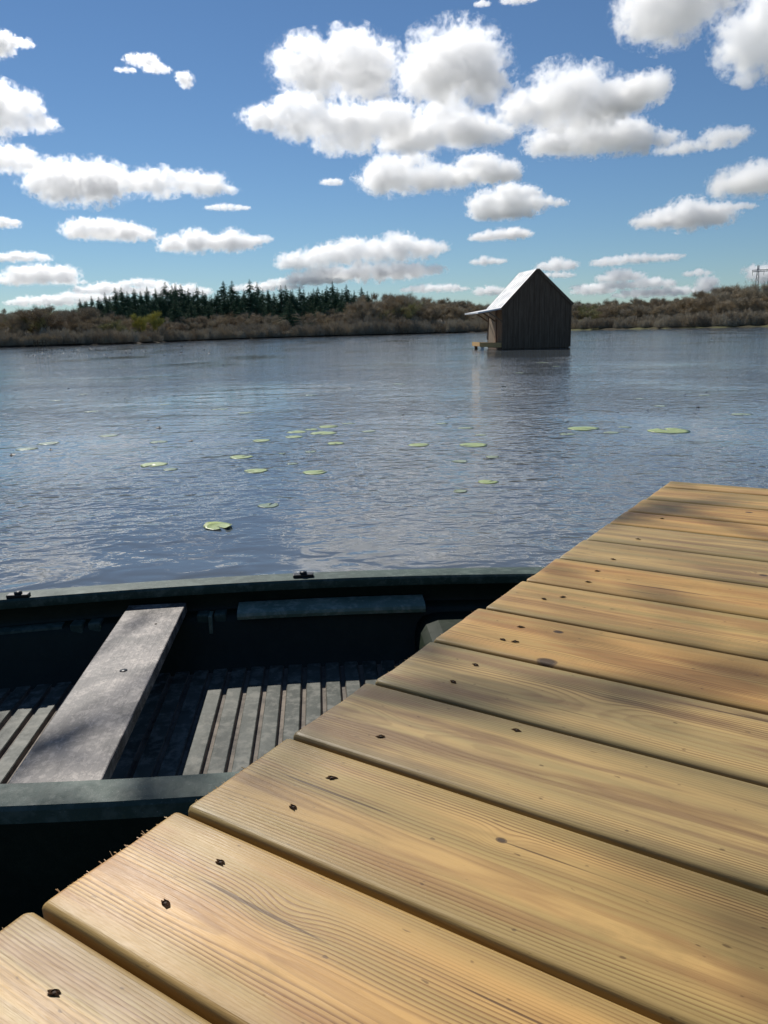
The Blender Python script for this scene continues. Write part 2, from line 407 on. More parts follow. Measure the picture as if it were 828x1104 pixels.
def torn(me, w, nf, rng, ln):
    b = bmesh.new(); b.from_mesh(me)
    for _ in range(nf):
        y = rng.uniform(-w/2+.012, w/2-.006); L = rng.uniform(.001, .0042)*ln; t = rng.uniform(.00016, .00036)
        d = Vector((-L, rng.uniform(-.4, .4)*L, rng.uniform(-.3, .5)*L)); z0 = rng.uniform(-.007, -.002)
        bar(b, (.006, y-d.y*.5, z0-.001), (.001+d.x, y+d.y, z0+d.z), t*2, t*1.4)
    b.to_mesh(me); b.free(); return me
def screw_mesh(rng):
    b = bmesh.new()
    # ragged countersink lip, cup and cross-cut head
    n = 14; r0 = .0027
    outer = [b.verts.new(((r0+rng.uniform(0, .0022)*(1+abs(math.cos(2*PI*k/n))))*math.cos(2*PI*k/n), (r0+rng.uniform(-.0004, .0010))*math.sin(2*PI*k/n), .00015)) for k in range(n)]
    lip = [b.verts.new((r0*.82*math.cos(2*PI*k/n), r0*.82*math.sin(2*PI*k/n), .0006+rng.uniform(0, .0006))) for k in range(n)]
    inn = [b.verts.new((r0*.68*math.cos(2*PI*k/n), r0*.68*math.sin(2*PI*k/n), .0002)) for k in range(n)]
    for A_, B_ in ((outer, lip), (lip, inn)):
        for k in range(n): b.faces.new((A_[k], A_[(k+1) % n], B_[(k+1) % n], B_[k]))
    f = b.faces.new(inn[:]); 
    hd = []
    for k in range(12):
        rr = r0*(.52 if k % 2 == 0 else .34); hd.append(b.verts.new((rr*math.cos(2*PI*k/12), rr*math.sin(2*PI*k/12), .00045)))
    f2 = b.faces.new(hd); f2.material_index = 1
    return b
SCR = [screw_mesh(rnd) for _ in range(4)]
SCRM = []
for b in SCR:
    me = bpy.data.meshes.new('screw'); fixn(b); b.to_mesh(me); b.free(); me.materials.append(M['hole']); me.materials.append(M['screw']); SCRM.append(me)
rot = Matrix((bd, nd_, Vector((0, 0, 1)))).transposed().to_3x3().to_euler()
for k in range(-1, len(TS)-2):
    tf, tn = TS[k+1], TS[k+2]                         # far and near gap centre
    gap = .0055; w = tf - tn - gap
    if k == -1: w = tf - tn
    tc = (tf+tn)/2 if k > -1 else (tf+tn)/2+gap/2
    p = edge_pt(tc) + bd*rnd.uniform(-.003, .003)
    if k == -1: continue
    kn = [(kx, (.5-fr)*w, kr, am) for (kx, fr, kr, am) in KNOTS.get(k, [])]
    mt = wood_mat(k, rnd, TIN.get(k, T_TAN), rnd.uniform(-.02, .02), -rnd.uniform(.022, .045), kn)
    bo = obj('deck_board', torn(board_mesh(w, rnd), w, 60 if k in (10, 11) else 16, rnd, 1.5 if k == 11 else 1.), mt, jetty)
    bo.location = Vector((p.x, p.y, DZ)) - jl; bo.rotation_euler = rot
    bo.rotation_euler.rotate_axis('Z', rnd.uniform(-.002, .002))
    for (sx, fr) in SCREWS.get(k, []):
        s = obj('screw', rnd.choice(SCRM), None, bo); s.location = (sx, (.5-fr)*w, -.0003); s.rotation_euler = (0, 0, rnd.uniform(-.5, .5))
# narrow end fascia board (far end of the deck)
b = bmesh.new(); 
pf = edge_pt(TS[1]); 
me = board_mesh(.085, rnd); mt = wood_mat(0, rnd, T_TAN, .0, -.03, [])
bo = obj('end_board', me, mt, jetty); p = edge_pt(TS[1]+.0455+.002); bo.location = Vector((p.x, p.y, DZ)) - jl; bo.rotation_euler = rot
# joists, posts
for off in (.085, .60, 1.2, 1.75):
    b = bmesh.new(); a_ = edge_pt(2.10) + bd*off; e_ = edge_pt(-.4) + bd*off
    bar(b, (a_.x, a_.y, DZ-.028-.075), (e_.x, e_.y, DZ-.028-.075), .05, .145)
    o = obj('joist', b, M['wood_dark'], jetty); o.location = -jl
for t in (1.95, .9, -.2):
    for off in (.15, 1.7):
        b = bmesh.new(); a_ = edge_pt(t) + bd*off
        tube(b, [(a_.x, a_.y, -1.2), (a_.x, a_.y, DZ-.06)], [.06, .055], 12)
        o = obj('post', b, M['wood_dark'], jetty, True); o.location = -jl

# ------------------------------------------------------------------ boat
BA = math.atan(.08)
boat = empty('rowing_boat', (0, 1.91, 0), BA)
tag(boat, 'dark green rowing boat with a grey plank seat moored beside the timber jetty', 'boat')
SB, SS = -3.15, .66
def hb(s): return max(.0, .64 - .08*(s+.35)**2)
def sheer(s): return .35 + .018*max(0, -.9-s)**2
def loft(name, prof, s0, s1, n, mat, close=False, parent=None, smooth=True, caps=False):
    """prof(s) -> list of (t, z); swept along the boat axis"""
    vs, fs = [], []; rows = []
    for i in range(n+1):
        s = s0 + (s1-s0)*i/n; P = prof(s); rows.append(len(P)); vs += [(s, t, z) for (t, z) in P]
    k = rows[0]
    for i in range(n):
        for j in range(k if close else k-1):
            a = i*k+j; b2 = i*k+(j+1) % k; fs.append((a, b2, b2+k, a+k))
    if caps: fs.append(tuple(range(k))); fs.append(tuple(n*k+j for j in range(k))[::-1])
    me = mesh_from(name, vs, fs); b = bmesh.new(); b.from_mesh(me); fixn(b)
    o = obj(name, b, mat, parent or boat, smooth); o.data.set_sharp_from_angle(angle=R(38)); return o
def hull_prof(s):
    w = hb(s); z = sheer(s); k = max(.02, min(1, w/.5))
    R_ = [(w+.012, z-.03), (w+.004, z-.05), (w-.015, z-.16), (w*.93, .05), (w*.80, -.08), (w*.45, -.14), (0, -.16)]
    Lf = [(-t, zz) for (t, zz) in R_[::-1][1:]]
    return R_ + Lf
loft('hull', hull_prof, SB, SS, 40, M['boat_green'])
def rim_prof(sg):
    def f(s):
        w = hb(s); z = sheer(s); wd = min(.085, w*.9) if sg > 0 else min(.066, w*.9)
        P = [(w+.014, z-.034), (w+.014, z-.009), (w+.008, z-.002), (w-wd*.5, z+.002), (w-wd+.007, z+.001), (w-wd+.001, z-.005), (w-wd, z-.02), (w-wd+.004, z-.03), (w-.02, z-.04)]
        return [(sg*t, zz) for t, zz in P]
    return f
def flat_rim(o):
    o.modifiers.new('w', 'WEIGHTED_NORMAL')
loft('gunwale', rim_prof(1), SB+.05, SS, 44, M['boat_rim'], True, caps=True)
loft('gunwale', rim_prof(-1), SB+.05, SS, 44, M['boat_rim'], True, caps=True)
FZ = .10
def liner_prof(sg):
    def f(s):
        w = hb(s); z = sheer(s); wd = .083 if sg > 0 else .064
        wi = w-wd+.008
        P = [(wi, z-.01), (wi+.012, z-.05), (wi+.016, .268), (wi+.012, .258), (wi-.030, .252), (wi-.040, .244), (wi-.045, .23), (wi-.075, .15), (wi-.10, FZ+.012), (wi-.125, FZ-.012)]
        return [(sg*max(t, .01), zz) for t, zz in P]
    return f
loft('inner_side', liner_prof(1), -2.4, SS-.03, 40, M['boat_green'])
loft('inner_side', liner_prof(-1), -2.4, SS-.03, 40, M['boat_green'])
# ribbed floor: raised panels with silted channels between
fl = bmesh.new(); gr = bmesh.new()
pitch = .0600; s_ = -2.3; idx = 0
vsf = []
s0f = -.3345 - .08*.27 - pitch*32
prof = []
for i in range(45):
    s = s0f + pitch*i
    prof += [(s+.0060, FZ-.013, 1), (s+.0085, FZ-.002, 0), (s+.0105, FZ, 0), (s+pitch-.0105, FZ, 0), (s+pitch-.0085, FZ-.002, 0), (s+pitch-.0060, FZ-.013, 0)]
NT = 18
vs, fs, mi = [], [], []
for j in range(NT+1):
    for (s, z, _) in prof:
        tmax = hb(s)-.165; t = -tmax + 2*tmax*j/NT
        if j == 0 or j == NT: zz = FZ-.002 if z < FZ-.005 else z
        else: zz = z
        vs.append((s, t, zz))
K = len(prof)
for j in range(NT):
    for i in range(K-1):
        fs.append((j*K+i, j*K+i+1, (j+1)*K+i+1, (j+1)*K+i))
        mi.append(1 if (prof[i][1] < FZ-.005 and prof[i+1][1] < FZ-.005) or (prof[i][1] < FZ-.005 or prof[i+1][1] < FZ-.005) else 0)
me = mesh_from('floor', vs, fs); 
fo = obj('floor', me, [M['boat_floor'], M['groove']], boat)
for p, q in zip(me.polygons, mi): p.material_index = q
for p in me.polygons:
    if p.normal.z < 0: p.flip()
# thwart (plank seat)
b = bmesh.new()
box(b, -.0925, .0925, -.61, .545, -.017, .017); bevel(b, .003, 2)
th = obj('seat', b, M['thwart'], boat); th.location = (-.705, 0, .282)
b = bmesh.new(); tube(b, [(0, 0, -.001), (0, 0, .0012)], [.011, .010], 16); h_ = obj('hole_disc', b, M['black'], th, True); h_.location = (.012, .03, .0168)  # black disc paints in the dark of a hole in the plank
b = bmesh.new(); tube(b, [(0, 0, -.001), (0, 0, .0012)], [.004, .004], 10); h_ = obj('screw', b, M['screw'], th, True); h_.location = (.03, .36, .0168)
# side rail slab on the far inner side
def slab(s):
    wi = hb(s)-.083+.016
    return [(wi-.002, .255), (wi-.002, .276), (wi-.010, .284), (wi-.072, .278), (wi-.086, .271), (wi-.090, .262), (wi-.086, .250), (wi-.04, .240)]
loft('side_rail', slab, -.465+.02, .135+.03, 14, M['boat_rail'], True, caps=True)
def slab2(s):
    wi = hb(s)-.083+.016
    return [(wi-.002, .248), (wi-.002, .258), (wi-.030, .260), (wi-.042, .255), (wi-.044, .240), (wi-.02, .236)]
loft('side_rail', slab2, -2.2, -1.0, 20, M['boat_rim'], True, caps=True)
# seat brackets beside the thwart
for s in (-.955, -.90, -.56, -.505):
    b = bmesh.new(); wi = hb(s)-.083
    box(b, s-.02, s+.02, wi-.035, wi+.012, .225, .262); bevel(b, .005, 2)
    obj('seat_bracket', b, M['boat_rim'], boat)
for s in (-.535,):
    b = bmesh.new(); wi = hb(s)-.083
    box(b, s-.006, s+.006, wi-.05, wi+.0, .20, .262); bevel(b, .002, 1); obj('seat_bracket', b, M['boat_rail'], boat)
# stern seat moulding
b = bmesh.new(); wi = hb(.4)-.1
prof = [(.125, FZ-.02), (.130, .17), (.140, .205), (.160, .226), (.20, .236), (SS-.02, .24), (SS-.02, FZ-.02)]
vv = [[b.verts.new((s, t, z)) for (s, z) in prof] for t in (-wi, wi)]
for i in range(len(prof)): b.faces.new((vv[0][i], vv[0][(i+1) % len(prof)], vv[1][(i+1) % len(prof)], vv[1][i]))
b.faces.new(vv[0]); b.faces.new(vv[1][::-1]); fixn(b)
obj('stern_seat', b, M['boat_green'], boat, True)
# transom
b = bmesh.new(); P = hull_prof(SS); vs_ = [b.verts.new((SS-.012, t, z+.02)) for t, z in P]; f = b.faces.new(vs_)
bmesh.ops.extrude_face_region(b, geom=[f]); b.verts.ensure_lookup_table()
for v in b.verts[:len(P)]: v.co.x -= .04
fixn(b); obj('transom', b, M['boat_green'], boat)
# oarlock plates on the far gunwale
for (u, v) in ((20, 642.5), (327, 620.5)):
    q = at(u, v, .355); b = bmesh.new()
    box(b, -.034, .034, -.014, .014, -.006, .006); bevel(b, .003, 2)
    bb = bmesh.new(); tube(bb, [(0, 0, .004), (0, 0, .013)], [.013, .012], 14)
    loc = Matrix.Rotation(-BA, 3, 'Z') @ (q - Vector((0, 1.91, 0)))
    o = obj('oarlock_plate', b, M['black'], boat); o.location = (loc.x, loc.y, sheer(loc.x)+.006)
    o2 = obj('oarlock_socket', bb, M['black'], o, True)

# ------------------------------------------------------------------ hut
yaw = R(8.5); hut = empty('floating_hut', (6.436, 41.547, 0), yaw)
tag(hut, 'dark timber hut with a tin roof floating on the lake', 'hut')
WX, DY, EL_, ER_, AP, AX = 3.72, 2.75, 2.10, 2.28, 3.98, 1.85
def wall_boards(n, x0, x1, top, y0, y1, jit=.006):
    b = bmesh.new(); r = random.Random(n)
    for i in range(n):
        a = x0+(x1-x0)*i/n; c = x0+(x1-x0)*(i+1)/n-.012; d = r.uniform(0, jit)
        xs = [a, c]
        if a < AX < c: xs = [a, AX, c]
        pts = [(x, top(x)) for x in xs]
        lo = [b.verts.new((x, y0-d, .04)) for x in xs]; hi = [b.verts.new((x, y0-d, z)) for x, z in pts]
        lo2 = [b.verts.new((x, y1, .04)) for x in xs]; hi2 = [b.verts.new((x, y1, z)) for x, z in pts]
        for L1, L2 in ((lo, hi),):
            b.faces.new(lo+hi[::-1]); b.faces.new(lo2[::-1]+hi2)
        for j in range(len(xs)-1):
            b.faces.new((hi[j], hi[j+1], hi2[j+1], hi2[j])); b.faces.new((lo[j+1], lo[j], lo2[j], lo2[j+1]))
        b.faces.new((lo[0], hi[0], hi2[0], lo2[0])); b.faces.new((lo[-1], lo2[-1], hi2[-1], hi[-1]))
    return fixn(b)
gt = lambda x: (EL_+(AP-EL_)*x/AX) if x < AX else (ER_+(AP-ER_)*(WX-x)/(WX-AX))
obj('gable_wall', wall_boards(13, .0, WX, gt, 0, .04, .014), M['hut_dark'], hut)
obj('gable_wall', wall_boards(13, .0, WX, gt, DY-.04, DY), M['hut_dark'], hut)
b = bmesh.new(); box(b, WX-.05, WX-.01, .045, DY-.045, .04, ER_-.02); obj('side_wall', b, M['hut_dark'], hut)
# porch side wall: brown panel, dark opening, pale door
b = bmesh.new(); box(b, .02, .06, .045, 1.02, .3, EL_-.04)
for y in (.3, .55, .8): box(b, .008, .0198, y-.004, y+.004, .32, EL_-.06)
obj('side_wall', b, M['hut_warm'], hut)
b = bmesh.new(); box(b, .015, .055, 1.30, DY-.045, .3, EL_-.04); obj('door', b, M['hut_pale'], hut)
b = bmesh.new(); box(b, -.02, .06, 1.05, 1.27, .3, EL_-.02); obj('door_post', b, M['hut_dark'], hut)
# corner trims
b = bmesh.new(); box(b, -.03, .05, -.034, -.016, .05, EL_); obj('corner_board', b, M['hut_dark'], hut)
b = bmesh.new(); box(b, WX-.05, WX+.03, -.034, -.016, .05, ER_); obj('corner_board', b, M['hut_dark'], hut)
b = bmesh.new(); box(b, 1.70, 1.76, -.030, -.016, .05, gt(1.73)-.03); obj('batten', b, M['hut_dark'], hut)
# roof: two sloping sheets with standing seams
def roof(sg):
    b = bmesh.new(); ov = .06; th = .05
    if sg < 0: A1 = Vector((-.08, 0, EL_-.06)); B1 = Vector((AX, 0, AP+.03))
    else: A1 = Vector((WX+.08, 0, ER_-.05)); B1 = Vector((AX, 0, AP+.03))
    d = (B1-A1); n = Vector((-d.z, 0, d.x)).normalized()
    if n.z < 0: n = -n
    vs = []
    for y in (-ov, DY+ov):
        for q in (A1, B1, B1+n*th, A1+n*th): vs.append(b.verts.new((q.x, y, q.z)))
    for f in ((0, 1, 2, 3), (7, 6, 5, 4), (0, 4, 5, 1), (2, 6, 7, 3), (1, 5, 6, 2), (0, 3, 7, 4)): b.faces.new([vs[i] for i in f])
    for i in range(8):
        y = -ov+.03 + (DY+2*ov-.06)*i/7
        bar(b, A1+n*(th+.012)+Vector((0, y, 0)), B1+n*(th+.012)+Vector((0, y, 0)), .03, .022)
    return fixn(b)
obj('roof_sheet', roof(-1), M['tin'], hut); obj('roof_sheet', roof(1), M['tin'], hut)
b = bmesh.new(); 
bar(b, (-.09, -.072, EL_-.055), (AX, -.072, AP+.035), .022, .14); bar(b, (WX+.09, -.072, ER_-.055), (AX, -.072, AP+.035), .022, .14); obj('barge_board', b, M['hut_dark'], hut)
# awning flap over the porch and its braces
b = bmesh.new(); A1 = [(-.05, -.02, 2.06), (-.05, DY-.1, 2.06), (-1.33, DY-.1, 1.86), (-1.33, -.02, 1.86)]
lo = [b.verts.new(p) for p in A1]; hi = [b.verts.new((p[0], p[1], p[2]+.07)) for p in A1]
b.faces.new(lo); b.faces.new(hi[::-1])
for i in range(4): b.faces.new((lo[i], hi[i], hi[(i+1) % 4], lo[(i+1) % 4]))
obj('awning', fixn(b), M['tin'], hut)
for y in (.06, 1.16, DY-.2):
    b = bmesh.new(); bar(b, (-.03, y, 1.45), (-.75, y, 1.93), .06, .06); obj('brace', b, M['hut_warm'], hut)
# porch deck with legs
b = bmesh.new()
for i in range(5):
    y = .03+i*.29
    vs = box(b, -1.19, -.04, y, y+.27, .36, .41)
    for v in vs: v.co.z += -(v.co.x)*.045 - .06
obj('porch_deck', b, M['hut_porch'], hut)
b = bmesh.new(); vs = box(b, -1.19, -.05, -.01, .025, .17, .405)
for v in vs: v.co.z += -(v.co.x)*.05 - .06
vs = box(b, -1.235, -1.195, -.01, 1.47, .20, .415)
for v in vs: v.co.z += -(v.co.x)*.05 - .06
obj('porch_beam', b, M['hut_porch'], hut)
b = bmesh.new(); box(b, -1.13, -.99, .03, .17, -.5, .18); obj('porch_leg', b, M['white_post'], hut)
b = bmesh.new(); box(b, -1.14, -1.0, 1.2, 1.34, -.5, .20); obj('porch_leg', b, M['hut_dark'], hut)
b = bmesh.new(); bar(b, (-.45, 1.2, .5), (-.38, 1.25, 1.75), .06, .06); obj('porch_prop', b, M['hut_dark'], hut)
# float under the hut
b = bmesh.new(); box(b, .03, WX-.03, .06, DY-.06, -.35, .06); obj('float', b, M['hut_dark'], hut)

# ------------------------------------------------------------------ lily pads and floating bits
M['pad'] = simple('lily_pad_green', (.34, .40, .12), .35, .3, 14, .4, col2=(.25, .31, .11))
M['pad_dull'] = simple('sunken_pad', (.27, .31, .16), .25, .3, 14, .4, col2=(.20, .24, .14))
M['leafbit'] = simple('dead_leaf_brown', (.035, .03, .02), .6, .4, 30)
def pad_mesh(rng, curl=.004):
    n = 26; vs = [(0, 0, .0004)]; fs = []; ph = rng.uniform(0, 6)
    rings = 4
    for i in range(1, rings+1):
        for k in range(n+1):
            a = .16 + (2*PI-.32)*k/n
            rr = (1+.05*math.sin(3*a+ph)+.03*math.sin(7*a+ph*2))*i/rings*.5
            z = .0004 + (curl*(1+.8*math.sin(2*a+ph))*(i/rings)**4) + .0003*math.sin(9*a)*(i/rings)
            vs.append((rr*math.cos(a), rr*math.sin(a), z))
    for k in range(n): fs.append((0, 1+k, 2+k))
    for i in range(rings-1):
        for k in range(n):
            a = 1+i*(n+1)+k; fs.append((a, a+n+1, a+n+2, a+1))
    me = mesh_from('lily_pad', vs, fs); b = bmesh.new(); b.from_mesh(me); fixn(b)
    geom = bmesh.ops.solidify(b, geom=b.faces[:], thickness=.0003); b.to_mesh(me); b.free()
    for p in me.polygons: p.use_smooth = True
    return me
rp = random.Random(3)
PADS = [pad_mesh(rp, .0006) for _ in range(5)]; PADC = pad_mesh(rp, .009)
def pads(lst, group, label, mt):
    for q in lst:
        u, v, w = q[:3]; lb = q[3] if len(q) > 3 else label
        p = at(u, v, .0006); d = (p-Vector((0, 0, EYE))).length
        o = obj('lily_pad', (PADC if len(q) > 4 else rp.choice(PADS)).copy(), mt); s = w/F0*d*.95
        o.location = p; o.scale = (s, s*rp.uniform(.85, 1.1), 1 if d > 6 else 1.0); o.rotation_euler = (0, 0, rp.uniform(0, 6.28))
        tag(o, lb, 'lily pad', group)
pads([(235.5, 567.8, 36, 'bright yellow green lily pad with curled rim, the nearest one to the boat', 1)], 'lily pads on the lake', None, M['pad'])
pads([(289.6, 545, 24, 'half sunken dull lily pad just beyond the curled bright pad')], 'lily pads on the lake', None, M['pad_dull'])
pads([(276, 507.6, 27, 'yellow green lily pad lying flat beside the one with a curled tip'), (260, 492.7, 26, 'pale lily pad with a brown nick on its left rim'), (281.8, 475, 20, 'small yellow lily pad left of the tight cluster of pads'),
      (339.3, 509.3, 27, 'long thin yellow lily pad alone below the cluster of pads'), (361.7, 478, 22, 'round lily pad just right of and below the pad cluster'), (165.7, 500.9, 30, 'wide lily pad floating far left of the cluster with a smaller pad behind it'),
      (452, 479.7, 24, 'single lily pad in the gap between the pad cluster and the hut reflection'), (511, 479.7, 31, 'wide lily pad near the lower end of the hut reflection'), (526, 519.6, 22, 'lone lily pad nearest to the far tip of the jetty'),
      (721.6, 464.4, 44, 'longest lily pad on the right beyond the end of the jetty'), (629.5, 462, 33, 'wide thin lily pad right of the hut reflection')], 'lily pads on the lake', None, M['pad'])
pads([(320, 465.7, 22), (317, 471, 20), (348.8, 467, 28), (354, 460, 22), (336, 463, 14)], 'lily pads in the tight cluster', 'yellow green lily pad in the tight cluster on open water', M['pad'])
pads([(116.7, 469.8, 20), (52.4, 478, 22), (28.7, 484, 22), (170.8, 476.5, 22), (184, 506, 16), (98, 443.7, 14), (177.5, 436, 12), (235, 441, 14), (264, 445, 16), (375.8, 456.5, 16), (304, 489, 9), (335, 487, 14), (315, 500, 12), (398, 465, 16),
      (266, 445, 18), (240.6, 441, 12), (502.3, 461.5, 18), (518.6, 469, 14), (496, 529.5, 16), (496, 497.4, 18), (531, 492.5, 16), (659, 466.4, 19), (711.8, 437.8, 14), (674, 460.5, 14), (799.5, 446.7, 20), (476.7, 456.5, 14), (612, 468, 16),
      (585, 391, 12), (600, 395, 9), (560, 402, 10), (430, 414, 14), (335, 426, 14), (90, 425, 10), (60, 432, 12), (690, 430, 10), (760, 426, 12)],
     'scattered lily pads', 'faint lily pad scattered out on the open water', M['pad_dull'])
def leaf_bit(rng):
    b = bmesh.new(); h = rng.uniform(.25, .6); pts = []
    for i in range(5):
        t = i/4; pts.append((.25*math.sin(t*2.2)*rng.uniform(.6, 1.2), .1*t, -.1+h*t))
    tube(b, pts, [.10, .13, .12, .09, .03], 6); 
    vs = [b.verts.new((.55*math.cos(2*PI*k/9)*(1+.2*math.sin(3*k)), .35*math.sin(2*PI*k/9), .03+.05*math.sin(k))) for k in range(9)]
    f = b.faces.new(vs); r_ = bmesh.ops.extrude_face_region(b, geom=[f]); 
    for e in r_['geom']:
        if isinstance(e, bmesh.types.BMVert): e.co.z += .05
    fixn(b); me = bpy.data.meshes.new('floating_leaf'); b.to_mesh(me); b.free(); return me
LB = [leaf_bit(rp) for _ in range(4)]
def bits(lst, label, group, size=None):
    for q in lst:
        u, v, w = q; p = at(u, v, 0.0); d = p.length
        o = obj('water_plant_stub', rp.choice(LB)); o.data.materials.append(M['leafbit']) if not o.data.materials else None
        s = w/F0*d; o.location = p; o.scale = (s, s, s*.8); o.rotation_euler = (0, 0, rp.uniform(0, 6.28)); tag(o, label, 'water plant', group)
far = []
for _ in range(95):
    u = rp.choice([rp.gauss(75, 28), rp.gauss(130, 35), rp.uniform(20, 330)])
    if u < 22 or u > 400: continue
    far.append((u, 381.0 - (u-80)*.030 + rp.gauss(0, 3.2), rp.uniform(1.6, 3.4)))
bits(far, 'tiny dark plant stub poking out of the far left water', 'dark plant stubs near the far left shore')
bits([(rp.uniform(700, 828), rp.uniform(360, 368), rp.uniform(1.5, 3)) for _ in range(10)], 'tiny dark plant stub on the far right water', 'dark plant stubs near the far right shore')
bits([(543, 417, 6)], 'dark lump of leaf floating just below the hut', None); bits([(752.7, 439, 5)], 'dark upright stub on the open water at right', None)
bits([(13.5, 490.7, 7)], 'dark lump of leaf at the far left edge of the water', None); bits([(54.8, 485, 5)], 'curled dark stub beside a faint lily pad at left', None)
bits([(205.6, 475.5, 6)], 'curved dark stem standing out of the water left of the pads', None); bits([(171, 461.6, 7)], 'flat dark twig floating above a faint lily pad', None)
bits([(rp.uniform(20, 800), rp.uniform(392, 455), rp.uniform(1.5, 3)) for _ in range(40)], 'dark speck of leaf floating on the open lake', 'dark leaf specks on the lake')
# old rail frame standing in the shallows far left
p = at(43, 374.2, 0); fr = empty('rail_frame', p, R(5)); tag(fr, 'small wooden rail frame standing in the shallows by the left shore', 'rail frame')
for x in (-.75, -.25, .45, .95):
    b = bmesh.new(); bar(b, (x, 0, -.4), (x, 0, 1.0), .10); obj('post', b, M['wood_dark'], fr)
b = bmesh.new(); bar(b, (-.8, -.06, .62), (1.0, -.06, .66), .08); obj('rail', b, M['wood_dark'], fr)

# ------------------------------------------------------------------ trees
def grow(seed, h, spread, trunk_r, ntw, levels=3, low=.25, rise=.55, twl=(.5, 1.3), tww=.048):
    """bare broadleaf: tapered trunk with limbs (mesh 1) and a crown of single twigs (mesh 2)"""
    r = random.Random(seed); bt = bmesh.new(); tips = []
    def limb(p, d, L, rad, lev):
        pts = [p.copy()]; rads = [rad]; n = 4
        for i in range(n):
            d = (d + Vector((r.gauss(0, .16), r.gauss(0, .16), r.gauss(.05, .10)))).normalized(); p = p + d*(L/n)
            pts.append(p.copy()); rads.append(rad*(1-.72*(i+1)/n))
        tube(bt, pts, rads, 5 if lev < 2 else 3, False)
        if lev >= 1: tips.extend([(pts[j], (pts[j]-pts[j-1]).normalized()) for j in range(1, n+1)])
        if lev < levels:
            for _ in range(3 if lev else 7):
                t = r.uniform(.35, 1) if lev else r.uniform(low/(low+.4), 1.0); j = min(n-1, int(t*n)); q = pts[j].lerp(pts[j+1], t*n-j)
                a = r.uniform(0, 2*PI); out = Vector((math.cos(a), math.sin(a), 0)); nd = (d*rise + out*spread + Vector((0, 0, .25))).normalized()
                limb(q, nd, L*r.uniform(.42, .68), rads[j]*.55, lev+1)
    limb(Vector((0, 0, -.3)), Vector((r.uniform(-.1, .1), r.uniform(-.1, .1), 1)), h*.62, trunk_r, 0)
    vs, fs = [], []
    for _ in range(ntw):
        p, d = r.choice(tips); d = (d + Vector((r.gauss(0, .5), r.gauss(0, .5), r.gauss(.15, .4)))).normalized()
        p = p + Vector((r.gauss(0, .3), r.gauss(0, .3), r.gauss(0, .3))); L = r.uniform(*twl); w = Vector((r.gauss(0, 1), r.gauss(0, 1), r.gauss(0, 1))).normalized()*tww*r.uniform(.5, 1.3)
        k = len(vs); vs += [p-w, p+w, p+d*L+Vector((r.gauss(0, .1), r.gauss(0, .1), 0))]; fs.append((k, k+1, k+2))
    zmax = max(v[2] for v in vs)
    tm = bpy.data.meshes.new('trunk'); bt.to_mesh(tm); bt.free()
    cm = mesh_from('crown', vs, fs)
    return tm, cm, zmax
def bush(seed, h, w, ntw):
    """many-stemmed willow: leaning stems of unequal height, twigs standing up along each"""
    r = random.Random(seed); bt = bmesh.new(); vs, fs = [], []; st = []
    for _ in range(26):
        a = r.uniform(0, 2*PI); rr = w*math.sqrt(r.random()); q = Vector((math.cos(a)*rr, math.sin(a)*rr, -.3)); H_ = h*r.uniform(.45, 1.0)*(1-.35*(rr/w)**2)
        e = q + Vector((math.cos(a)*r.uniform(0, .5)+r.gauss(0, .35), math.sin(a)*r.uniform(0, .5)+r.gauss(0, .35), H_+.3)); md = (q+e)/2+Vector((r.gauss(0, .2), r.gauss(0, .2), 0))
        tube(bt, [q, md, e], [.05, .035, .01], 4, False); st.append((q, md, e, H_))
    for _ in range(ntw):
        q, md, e, H_ = r.choice(st); t = r.random()**.75; p = (q*(1-t)**2 + md*2*t*(1-t) + e*t*t); sp = .12+.38*math.sin(PI*min(1, t*.9+.1))
        p = p + Vector((r.gauss(0, sp), r.gauss(0, sp), r.gauss(0, .2))); p.z = max(0, p.z)
        d = Vector((r.gauss(0, .35), r.gauss(0, .35), 1.0)).normalized(); L = r.uniform(.3, .95)
        wv = Vector((r.gauss(0, 1), r.gauss(0, 1), r.gauss(0, .4))).normalized()*.032*r.uniform(.5, 1.3)
        k = len(vs); vs += [p-wv, p+wv, p+d*L]; fs.append((k, k+1, k+2))
    tm = bpy.data.meshes.new('stems'); bt.to_mesh(tm); bt.free()
    return tm, mesh_from('crown', vs, fs), h+.6
def conifer(seed, h, w, full=1.):
    r = random.Random(seed); bt = bmesh.new(); tube(bt, [(0, 0, -.3), (r.uniform(-.1, .1), 0, h*.5), (0, 0, h)], [h*.016, h*.010, .01], 6, False)
    vs, fs = [], []
    nl = int(h*2.3)
    for i in range(nl):
        z = h*(.10+.90*(i/nl)**.92); env = w*(1-z/h)**1.0*(.7+.5*r.random()) + .06
        for b_ in range(r.randint(5, 8)):
            a = r.uniform(0, 2*PI); L = env*r.uniform(.55, 1.1); droop = r.uniform(.05, .45); o = Vector((math.cos(a), math.sin(a), 0)); sd_ = Vector((-o.y, o.x, 0))
            nseg = max(3, int(L*5*full))
            for s in range(nseg):
                t = (s+.4)/nseg; p = o*L*t + Vector((0, 0, z-droop*L*t*t+.10*L*t))
                for q in range(3):
                    ww = .16+.22*(1-t); d = (o*r.uniform(.1, .5)+sd_*r.uniform(-1, 1)*.8+Vector((0, 0, r.uniform(-.5, .35)))).normalized()
                    szf = .3+.7*min(1, env/1.6); c_ = d.cross(Vector((r.gauss(0, 1), r.gauss(0, 1), r.gauss(0, 1)))).normalized()*.11*szf
                    k = len(vs); vs += [p-c_, p+c_, p+d*r.uniform(.35, .75)*ww*2.6*szf]; fs.append((k, k+1, k+2))
    tm = bpy.data.meshes.new('trunk'); bt.to_mesh(tm); bt.free()
    return tm, mesh_from('crown', vs, fs), h+.1
